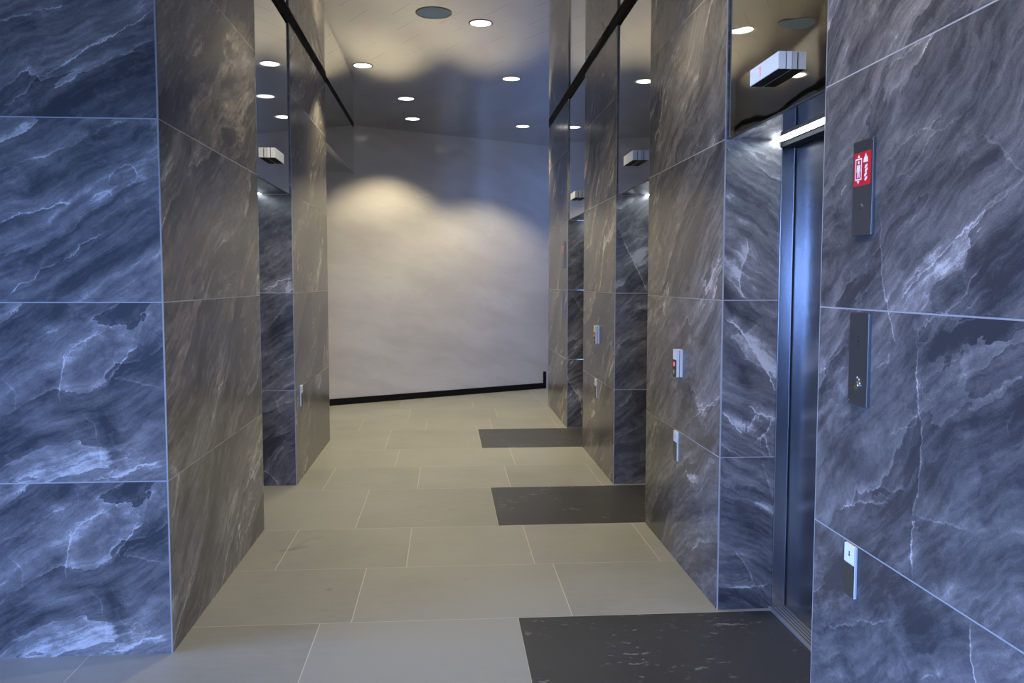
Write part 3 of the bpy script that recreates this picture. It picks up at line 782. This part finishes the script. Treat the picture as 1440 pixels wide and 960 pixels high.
# ================================================================== ELEVATORS
def entrance(side, ya, yb, where, wavy=False):
    s = 1 if side == 'R' else -1
    xw = XR if side == 'R' else XL
    ym, W = (ya + yb) / 2, abs(yb - ya); h = W / 2
    def bx(mb, a, b, mat):
        mb.box((xw + s * a[0], ym + a[1], a[2]), (xw + s * b[0], ym + b[1], b[2]), mat)
    base = (xw + s * 0.30, ym, 0)
    # doors with their frame and sill
    r = thing('elevator_entrance', 'brushed steel elevator door and frame ' + where, 'elevator door', base, 'elevator doors')
    for sg in (-1, 1):
        m = MB(); a, b = (0.0015, h - 0.004) if sg > 0 else (-h + 0.004, -0.0015)
        bx(m, (0.338, a, 0.014), (0.366, b, Z3 + 0.03), DOORST)
        m.build('door_panel', r, loc=base, bevel=0.0015)
    for sg in (-1, 1):
        m = MB(); a, b = sorted((sg * (h - 0.016), sg * (h - 0.0005)))
        bx(m, (0.270, a, 0.012), (0.332, b, Z3 - 0.0365), STEEL)
        m.build('jamb', r, loc=base, bevel=0.0015)
    m = MB(); bx(m, (0.262, -h + 0.001, Z3 - 0.013), (0.2675, h - 0.001, Z3 + 0.04), STEEL); bx(m, (0.268, -h + 0.001, Z3 - 0.036), (0.337, h - 0.001, Z3 + 0.04), BLACK)
    m.build('head', r, loc=base)
    m = MB(); bx(m, (0.2575, -h + 0.001, 0.0), (0.368, h - 0.001, 0.0115), SILL)
    sill = m.build('sill', r, loc=base, bevel=0.001)
    m = MB()
    for gx in (0.274, 0.291, 0.308, 0.323): bx(m, (gx, -h + 0.004, 0.0114), (gx + 0.004, h - 0.004, 0.0122), DARKPL)
    g = m.build('groove', sill, loc=base); g.location = (0, 0, 0)
    # light in the soffit
    b2 = (xw + s * 0.246, ym, Z3)
    l = thing('light_strip', 'bright white light strip in the soffit ' + where.replace('of the', 'above the'), 'light', b2, 'soffit lights')
    m = MB(); bx(m, (0.2310, -h + 0.001, Z3 + 0.004), (0.2615, h - 0.001, Z3 + 0.035), WHITE); m.build('housing', l, loc=b2)
    m = MB(); bx(m, (0.2320, -h + 0.003, Z3 - 0.001), (0.2612, h - 0.003, Z3 + 0.004), LED); m.build('diffuser', l, loc=b2)
    # mirror polished panel above the opening
    b3 = (xw + s * 0.012, ym, Z3)
    p = thing('transom_panel', 'mirror polished metal panel from door head to ceiling ' + where, 'panel', b3, 'mirror panels over the elevators')
    m = MB(); bx(m, (0.012, -h + 0.001, Z3 + 0.003), (0.020, h - 0.001, ZC - 0.001), MIRRORW if wavy else MIRROR); m.build('front_panel', p, loc=b3)
    m = MB(); bx(m, (0.020, -h + 0.001, Z3), (0.2308, h - 0.001, Z3 + 0.006), MIRROR); m.build('soffit_panel', p, loc=b3)
    m = MB(); bx(m, (0.010, -h + 0.001, Z3 - 0.003), (0.0205, h - 0.001, Z3 + 0.0029), PLATE); m.build('edge_trim', p, loc=b3)
    # masonry above the door
    m = MB(); bx(m, (0.0205, -h - 0.01, Z3 + 0.05), (0.9, h + 0.01, ZC - 0.001), DARKVOID); bx(m, (0.40, -h, 0), (0.42, h, Z3 + 0.05), DARKVOID)
    struct(m.build('wall_lift_shaft'))
    return r

entrance('R', YK, YJ, 'of the nearest elevator on the right', wavy=True)
entrance('R', YI, YH, 'of the middle elevator on the right')
entrance('R', YG, YF, 'of the farthest elevator on the right')
entrance('L', YB, YC, 'of the elevator in the left wall')

# panel and soffit over the passage on the left, beyond the last pier
b3 = (XL, (YD + end_y(XL)) / 2, HEAD3)
p = thing('transom_panel', 'short high mirror panel over the side passage at the end of the left wall', 'panel', b3, 'mirror panels over the elevators')
m = MB(); m.box((XL - 0.012, YD + 0.001, HEAD3 + 0.003), (XL - 0.004, end_y(XL) - 0.008, ZC - 0.001), MIRROR); m.build('front_panel', p, loc=b3)
m = MB(); m.prism([(XL - 0.012, YD + 0.001), (XL - 0.012, end_y(XL - 0.012) - 0.004), (-4.19, end_y(-4.19) - 0.004), (-4.19, YD + 0.001)], HEAD3, HEAD3 + 0.006, MIRROR); m.build('soffit_panel', p, loc=b3)
m = MB(); m.box((XL - 0.013, YD + 0.001, HEAD3 - 0.004), (XL - 0.002, end_y(XL) - 0.008, HEAD3 + 0.0029), PLATE); m.build('edge_trim', p, loc=b3)

# ================================================================== WALL FITTINGS
def lmap(root):
    """local frame of a fitting on the right wall: a to the viewer's right, b up, n out of the wall"""
    return lambda a, b, n: (root[0] - n, root[1] - a, root[2] + b)
def lbox(mb, T, a0, a1, b0, b1, n0, n1, mat):
    mb.box(T(a0, b0, n0), T(a1, b1, n1), mat)
def lpoly(mb, T, pts, n, mat):
    mb.face([T(a, b, n) for a, b in pts], mat)
def ldisc(mb, T, ca, cb, r, n0, n1, mat, seg=20, ry=None):
    ry = ry or r
    ring = [(ca + r * math.cos(2 * PI * k / seg), cb + ry * math.sin(2 * PI * k / seg)) for k in range(seg)]
    mb.face([T(a, b, n1) for a, b in ring], mat)
    for k in range(seg):
        (a0, b0), (a1, b1) = ring[k], ring[(k + 1) % seg]
        mb.face([T(a0, b0, n0), T(a1, b1, n0), T(a1, b1, n1), T(a0, b0, n1)], mat)

def screws(root, T, base, pts, n):
    for a, b in pts:
        m = MB(); ldisc(m, T, a, b, 0.0035, n, n + 0.0012, CHROME, 12); m.build('screw', root, loc=base)

# hall lanterns on the mirror panels
def lantern(yc, zc, label):
    base = (XR + 0.012, yc, zc); T = lmap(base)
    r = thing('hall_lantern', label, 'floor indicator', base, 'floor indicators')
    hw, hh = 0.152, 0.033
    m = MB(); lbox(m, T, -hw, hw, -hh, hh, 0.0006, 0.020, ALU); m.build('back_housing', r, loc=base, bevel=0.001)
    m = MB(); lbox(m, T, -hw + 0.003, hw - 0.003, -hh + 0.002, hh - 0.004, 0.020, 0.0245, DARKPL); m.build('gasket', r, loc=base)
    m = MB(); lbox(m, T, -hw, hw, -hh, hh, 0.0245, 0.0535, ALU); m.build('front_housing', r, loc=base, bevel=0.001)
    m = MB(); lbox(m, T, -hw + 0.004, hw - 0.004, -hh - 0.0012, -hh, 0.003, 0.052, BLACK); m.build('underside', r, loc=base)
    m = MB(); lbox(m, T, -hw + 0.001, hw - 0.001, -hh + 0.001, hh - 0.001, 0.0535, 0.0555, LANTERNF); f = m.build('display_face', r, loc=base)
    m = MB()
    c = -0.035
    lpoly(m, T, [(c - 0.003, -0.020), (c + 0.004, -0.020), (c + 0.004, 0.021), (c - 0.001, 0.021), (c - 0.012, 0.013), (c - 0.012, 0.008), (c - 0.003, 0.012)], 0.0558, REDLED)
    d = m.build('numeral', f, loc=base); d.location = (0, 0, 0)
    return r
lt = lantern(3.396, 2.450, 'white faced floor indicator box on the wavy panel of the nearest elevator')
dup(lt, (XR + 0.012, 5.960, 2.465), 'small white floor indicator box on the panel of the middle elevator on the right')
dup(lt, (XR + 0.012, 8.585, 2.468), 'tiny white floor indicator box on the panel of the farthest elevator on the right')
q = dup(lt, (XL - 0.012, 6.055, 2.466), 'white floor indicator box on the panel of the left hand elevator'); q.rotation_euler = (0, 0, PI)

# fire sign plates
def fire_sign(yc, zc, label):
    base = (XR, yc, zc); T = lmap(base)
    r = thing('fire_sign_plate', label, 'sign', base, 'fire sign plates')
    m = MB(); lbox(m, T, -0.064, 0.064, -0.149, 0.149, 0.0004, 0.010, PLATE); m.build('plate', r, loc=base, bevel=0.001)
    m = MB(); lbox(m, T, -0.055, 0.055, 0.008, 0.112, 0.010, 0.0112, RED); pl = m.build('placard', r, loc=base)
    m = MB(); n = 0.0115; cx = -0.024
    for a0, a1, b0, b1 in ((cx - 0.021, cx - 0.0165, 0.026, 0.094), (cx + 0.0165, cx + 0.021, 0.026, 0.094), (cx - 0.021, cx + 0.021, 0.0895, 0.094), (cx - 0.021, cx + 0.021, 0.026, 0.0305)):
        lpoly(m, T, [(a0, b0), (a1, b0), (a1, b1), (a0, b1)], n, LABELW)
    lpoly(m, T, [(cx - 0.008, 0.096), (cx + 0.008, 0.096), (cx, 0.106)], n, LABELW)
    lpoly(m, T, [(cx - 0.008, 0.024), (cx, 0.0135), (cx + 0.008, 0.024)], n, LABELW)
    ldisc(m, T, cx, 0.0815, 0.0052, 0.0113, n, LABELW, 16)
    lpoly(m, T, [(cx - 0.0125, 0.052), (cx - 0.009, 0.052), (cx - 0.0075, 0.064), (cx - 0.0065, 0.055), (cx - 0.0085, 0.0345), (cx - 0.003, 0.0345), (cx, 0.052), (cx + 0.003, 0.0345), (cx + 0.0085, 0.0345), (cx + 0.0065, 0.055), (cx + 0.0075, 0.064), (cx + 0.009, 0.052), (cx + 0.0125, 0.052), (cx + 0.010, 0.0735), (cx - 0.010, 0.0735)], n, LABELW)
    fx = 0.021   # flame
    lpoly(m, T, [(fx - 0.015, 0.078), (fx + 0.015, 0.078), (fx + 0.0135, 0.089), (fx + 0.009, 0.097), (fx + 0.006, 0.093), (fx + 0.001, 0.107), (fx - 0.004, 0.098), (fx - 0.0085, 0.094), (fx - 0.013, 0.088)], n, LABELW)
    for k, (bb, aa) in enumerate(((0.066, 0.006), (0.054, 0.008), (0.041, 0.004), (0.028, 0.007))):   # steps of the hand and stair mark
        lpoly(m, T, [(fx + aa - 0.012, bb - 0.006), (fx + aa - 0.004, bb - 0.008), (fx + aa + 0.006, bb), (fx + aa + 0.005, bb + 0.007), (fx + aa - 0.002, bb + 0.004), (fx + aa - 0.008, bb + 0.003)], n, LABELW)
    d = m.build('pictogram', pl, loc=base); d.location = (0, 0, 0)
    m = MB(); ldisc(m, T, 0.0, -0.062, 0.0045, 0.010, 0.0125, CHROME, 16); lbox(m, T, -0.0012, 0.0012, -0.068, -0.050, 0.010, 0.0118, CHROME); lbox(m, T, 0.0, 0.009, -0.058, -0.0555, 0.010, 0.0118, CHROME); m.build('key_latch', r, loc=base)
    screws(r, T, base, ((-0.057, 0.141), (0.057, 0.141), (-0.057, -0.141), (0.057, -0.141)), 0.010)
    return r
fs = fire_sign(2.614, 1.896, 'red and white fire pictogram on a tall steel plate beside the nearest elevator')
dup(fs, (XR, 9.505, 1.905), 'distant red fire sign plate on the last pier, seen almost edge on')

# key switch plates
def key_plate(yc, zc, label):
    base = (XR, yc, zc); T = lmap(base)
    r = thing('key_switch_plate', label, 'switch plate', base, 'key switch plates')
    m = MB(); lbox(m, T, -0.062, 0.062, -0.150, 0.147, 0.0004, 0.010, PLATE); m.build('plate', r, loc=base, bevel=0.001)
    m = MB(); ldisc(m, T, 0.0, 0.055, 0.004, 0.010, 0.0106, DARKPL, 16); ldisc(m, T, 0.0, 0.071, 0.0022, 0.010, 0.0106, DARKPL, 12); ldisc(m, T, 0.0, 0.042, 0.0022, 0.010, 0.0106, DARKPL, 12); m.build('engraved_mark', r, loc=base)
    m = MB(); ldisc(m, T, 0.0, -0.086, 0.0125, 0.010, 0.016, CHROME, 24, 0.0150); k = m.build('key_switch', r, loc=base, bevel=0.001)
    m = MB()
    for j in range(3):
        a = math.radians(90 - 42 * j); ldisc(m, T, 0.0175 * math.cos(a), -0.079 + 0.019 * math.sin(a), 0.003, 0.010, 0.0115, LABELW, 10)
    m.build('position_dot', r, loc=base)
    screws(r, T, base, ((-0.054, 0.137), (0.054, 0.137), (-0.054, -0.140), (0.054, -0.140)), 0.010)
    return r
kp = key_plate(2.608, 1.358, 'tall plain steel plate with a key switch below the fire sign by the nearest elevator')
dup(kp, (XR, 9.512, 1.364), 'distant key switch plate on the last pier, seen almost edge on')

# call stations: white label above a dark button field
def call_station(yc, zc, label):
    base = (XR, yc, zc); T = lmap(base)
    r = thing('call_button_switch', label, 'call button', base, 'call button stations')
    hw, hh = 0.036, 0.077
    m = MB(); lbox(m, T, -hw, hw, -hh, hh, 0.0004, 0.016, ALU); m.build('back_housing', r, loc=base, bevel=0.001)
    m = MB(); lbox(m, T, -hw + 0.003, hw - 0.003, -hh - 0.001, hh - 0.003, 0.016, 0.0195, DARKPL); m.build('gasket', r, loc=base)
    m = MB(); lbox(m, T, -hw, hw, -hh, hh, 0.0195, 0.036, ALU); m.build('front_housing', r, loc=base, bevel=0.001)
    m = MB(); lbox(m, T, -hw + 0.001, hw - 0.001, 0.022, hh - 0.001, 0.036, 0.0375, LABELW); m.build('label', r, loc=base)
    m = MB(); lbox(m, T, -hw + 0.001, hw - 0.001, -hh + 0.001, 0.019, 0.036, 0.0385, DARKPL); f = m.build('button_field', r, loc=base)
    for b in (-0.005, -0.048):
        m = MB(); ldisc(m, T, 0.0, b, 0.013, 0.0385, 0.041, REDLED if b > -0.03 else CHROME, 20); d = m.build('button', f, loc=base); d.location = (0, 0, 0)
    return r
cs = call_station(4.690, 1.147, 'bluish metal call button box on the pier beyond the nearest elevator')
dup(cs, (XR, 7.300, 1.147), 'small call button box on the pier between the middle and farthest elevators')

# low plates with a white label
def low_plate(yc, zc, label):
    base = (XR, yc, zc); T = lmap(base)
    r = thing('low_switch_plate', label, 'wall plate', base, 'low wall plates')
    hw = 0.035
    m = MB(); lbox(m, T, -hw, hw, -0.087, 0.082, 0.0004, 0.009, ALU); m.build('back_plate', r, loc=base, bevel=0.001)
    m = MB(); lbox(m, T, -hw + 0.001, hw - 0.001, 0.022, 0.081, 0.009, 0.0115, LABELW); f = m.build('label', r, loc=base)
    m = MB(); ldisc(m, T, 0.0, 0.058, 0.004, 0.0115, 0.0119, PLATE, 14); ldisc(m, T, 0.0, 0.049, 0.0045, 0.0115, 0.0119, DARKPL, 14); lbox(m, T, -0.0015, 0.0015, 0.049, 0.060, 0.0115, 0.0118, DARKPL)
    d = m.build('symbol', f, loc=base); d.location = (0, 0, 0)
    m = MB(); lbox(m, T, -hw + 0.001, hw - 0.003, -0.086, 0.019, 0.009, 0.0115, BRONZE); f = m.build('dark_field', r, loc=base)
    m = MB(); lpoly(m, T, [(-0.004, -0.012), (0.0, -0.015), (0.006, -0.004), (0.003, -0.003)], 0.0118, PLATE); lpoly(m, T, [(-0.007, -0.007), (-0.004, -0.012), (-0.001, -0.011), (-0.005, -0.005)], 0.0118, PLATE)
    d = m.build('symbol', f, loc=base); d.location = (0, 0, 0)
    return r
lp = low_plate(2.626, 0.668, 'low wall plate with white label over a dark field, right of the nearest elevator')
dup(lp, (XR, 4.752, 0.668), 'low narrow plate under the bluish call button box on the near pier')
dup(lp, (XR, 7.390, 0.670), 'low narrow plate on the pier between the middle and farthest elevators')
q = dup(lp, (XL, 6.995, 0.681), 'low narrow plate on the left pier beyond the left elevator'); q.rotation_euler = (0, 0, PI)

# ================================================================== CEILING FITTINGS AND LIGHT
def downlight(label):
    base = (0, 0, ZC)
    r = thing('downlight', label, 'ceiling light', base, 'round ceiling lights')
    m = MB(); lathe(m, [(0.082, -0.0004), (0.094, -0.0004), (0.096, -0.002), (0.094, -0.004), (0.083, -0.004), (0.082, -0.0004)], base, WHITE, 40); m.build('trim_ring', r, loc=base)
    m = MB(); lathe(m, [(0.0, -0.0025), (0.0815, -0.0025)], base, LAMP, 40); m.build('lens', r, loc=base)
    return r
SPOTS = [(0.275, 6.815, 'bright round ceiling light beside the blue speaker, nearest in view'),
         (-0.773, 8.207, 'round ceiling light close to the left pier'),
         (0.650, 8.611, 'round ceiling light at right, before the farthest elevator'),
         (-0.437, 9.624, 'round ceiling light left of centre, nearer one of a close pair'),
         (-0.413, 10.795, 'round ceiling light left of centre, farther one of a close pair'),
         (0.993, 11.190, 'round ceiling light farthest right, close to the end wall'),
         (-0.55, 5.15, 'round ceiling light above the left elevator, out of frame'),
         (0.70, 4.30, 'round ceiling light above the near pier, out of frame'),
         (0.42, 2.15, 'round ceiling light near the long right wall, out of frame')]
first = None
for i, (x, y, lab) in enumerate(SPOTS):
    if first is None:
        first = downlight(lab); first.location = (x, y, ZC)
    else:
        dup(first, (x, y, ZC), lab)
    ld = bpy.data.lights.new('downlight_lamp', 'SPOT'); ld.energy = SPOT_W * (1.85 if y > 10 else 1.55 if y < 3 else 1.0); ld.color = (1.0, 0.86, 0.54)
    ld.spot_size = math.radians(112); ld.spot_blend = 0.45; ld.shadow_soft_size = 0.06
    lo = bpy.data.objects.new('downlight_lamp', ld); COL.objects.link(lo); lo.location = (x, y, ZC - 0.03)

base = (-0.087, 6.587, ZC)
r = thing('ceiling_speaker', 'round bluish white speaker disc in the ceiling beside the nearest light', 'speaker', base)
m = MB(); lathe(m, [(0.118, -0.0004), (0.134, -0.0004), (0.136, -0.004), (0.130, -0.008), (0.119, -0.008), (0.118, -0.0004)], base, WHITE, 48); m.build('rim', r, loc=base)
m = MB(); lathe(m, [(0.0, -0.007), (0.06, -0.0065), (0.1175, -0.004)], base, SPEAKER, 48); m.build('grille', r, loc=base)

# daylight: the open sky outside the lobby windows
w = bpy.data.worlds.new('World'); SC.world = w; w.use_nodes = True
nt = w.node_tree; nt.nodes.clear()
out = nt.nodes.new('ShaderNodeOutputWorld'); bg = nt.nodes.new('ShaderNodeBackground'); nt.links.new(bg.outputs[0], out.inputs[0])
tc = nt.nodes.new('ShaderNodeTexCoord'); sx = nt.nodes.new('ShaderNodeSeparateXYZ'); nt.links.new(tc.outputs['Generated'], sx.inputs[0])
f = smooth(nt, sx.outputs[2], -0.05, 0.02)
nt.links.new(mixc(nt, f, (0.05, 0.07, 0.11), mixc(nt, smooth(nt, sx.outputs[2], 0.0, 0.6), (0.24, 0.42, 1.0), (0.16, 0.34, 0.95))), bg.inputs[0])
bg.inputs[1].default_value = SKY
def portal(x, y, z, w_, h_, rz):
    pl = bpy.data.lights.new('window_portal', 'AREA'); pl.shape = 'RECTANGLE'; pl.size = w_; pl.size_y = h_
    pl.cycles.is_portal = True
    po = bpy.data.objects.new('window_portal', pl); COL.objects.link(po); po.location = (x, y, z)
    po.rotation_euler = (math.radians(90), 0, rz)
portal((WBX0 + WBX1) / 2, BACK - 0.13, (WBZ0 + WBZ1) / 2, WBX1 - WBX0, WBZ1 - WBZ0, 0.0)
portal(PX + 0.16, (PY0 + PY1) / 2, (PZ0 + PZ1) / 2, PY1 - PY0, PZ1 - PZ0, PI / 2)
portal(LEFT - 0.13, (WLY0 + WLY1) / 2, (WLZ0 + WLZ1) / 2, WLY1 - WLY0, WLZ1 - WLZ0, -PI / 2)

# ================================================================== CAMERA
yaw, pitch, roll, F = 0.0764134, 0.0695159, 0.0008552, 1198.87
cy, sy = math.cos(yaw), math.sin(yaw)
fw = Vector((sy * math.cos(pitch), cy * math.cos(pitch), -math.sin(pitch)))
ri = Vector((cy, -sy, 0)); up = ri.cross(fw)
c, s = math.cos(roll), math.sin(roll)
ri, up = c * ri + s * up, -s * ri + c * up
cam = bpy.data.cameras.new('camera'); cam.sensor_width = 36.0; cam.lens = F / 1440 * 36.0
co = bpy.data.objects.new('camera', cam); COL.objects.link(co)
co.matrix_world = Matrix(((ri.x, up.x, -fw.x, 0), (ri.y, up.y, -fw.y, 0), (ri.z, up.z, -fw.z, 1.6), (0, 0, 0, 1)))
SC.camera = co

SC.view_settings.view_transform = 'Standard'; SC.view_settings.look = 'None'
SC.view_settings.gamma = 1.0; SC.view_settings.use_curve_mapping = False
SC.view_settings.exposure = EXPOSURE
cyc = SC.cycles
cyc.use_denoising = True
try: cyc.denoiser = 'OPENIMAGEDENOISE'
except Exception: pass
cyc.max_bounces = 14; cyc.diffuse_bounces = 5; cyc.glossy_bounces = 8
cyc.sample_clamp_indirect = 8.0; cyc.caustics_reflective = True
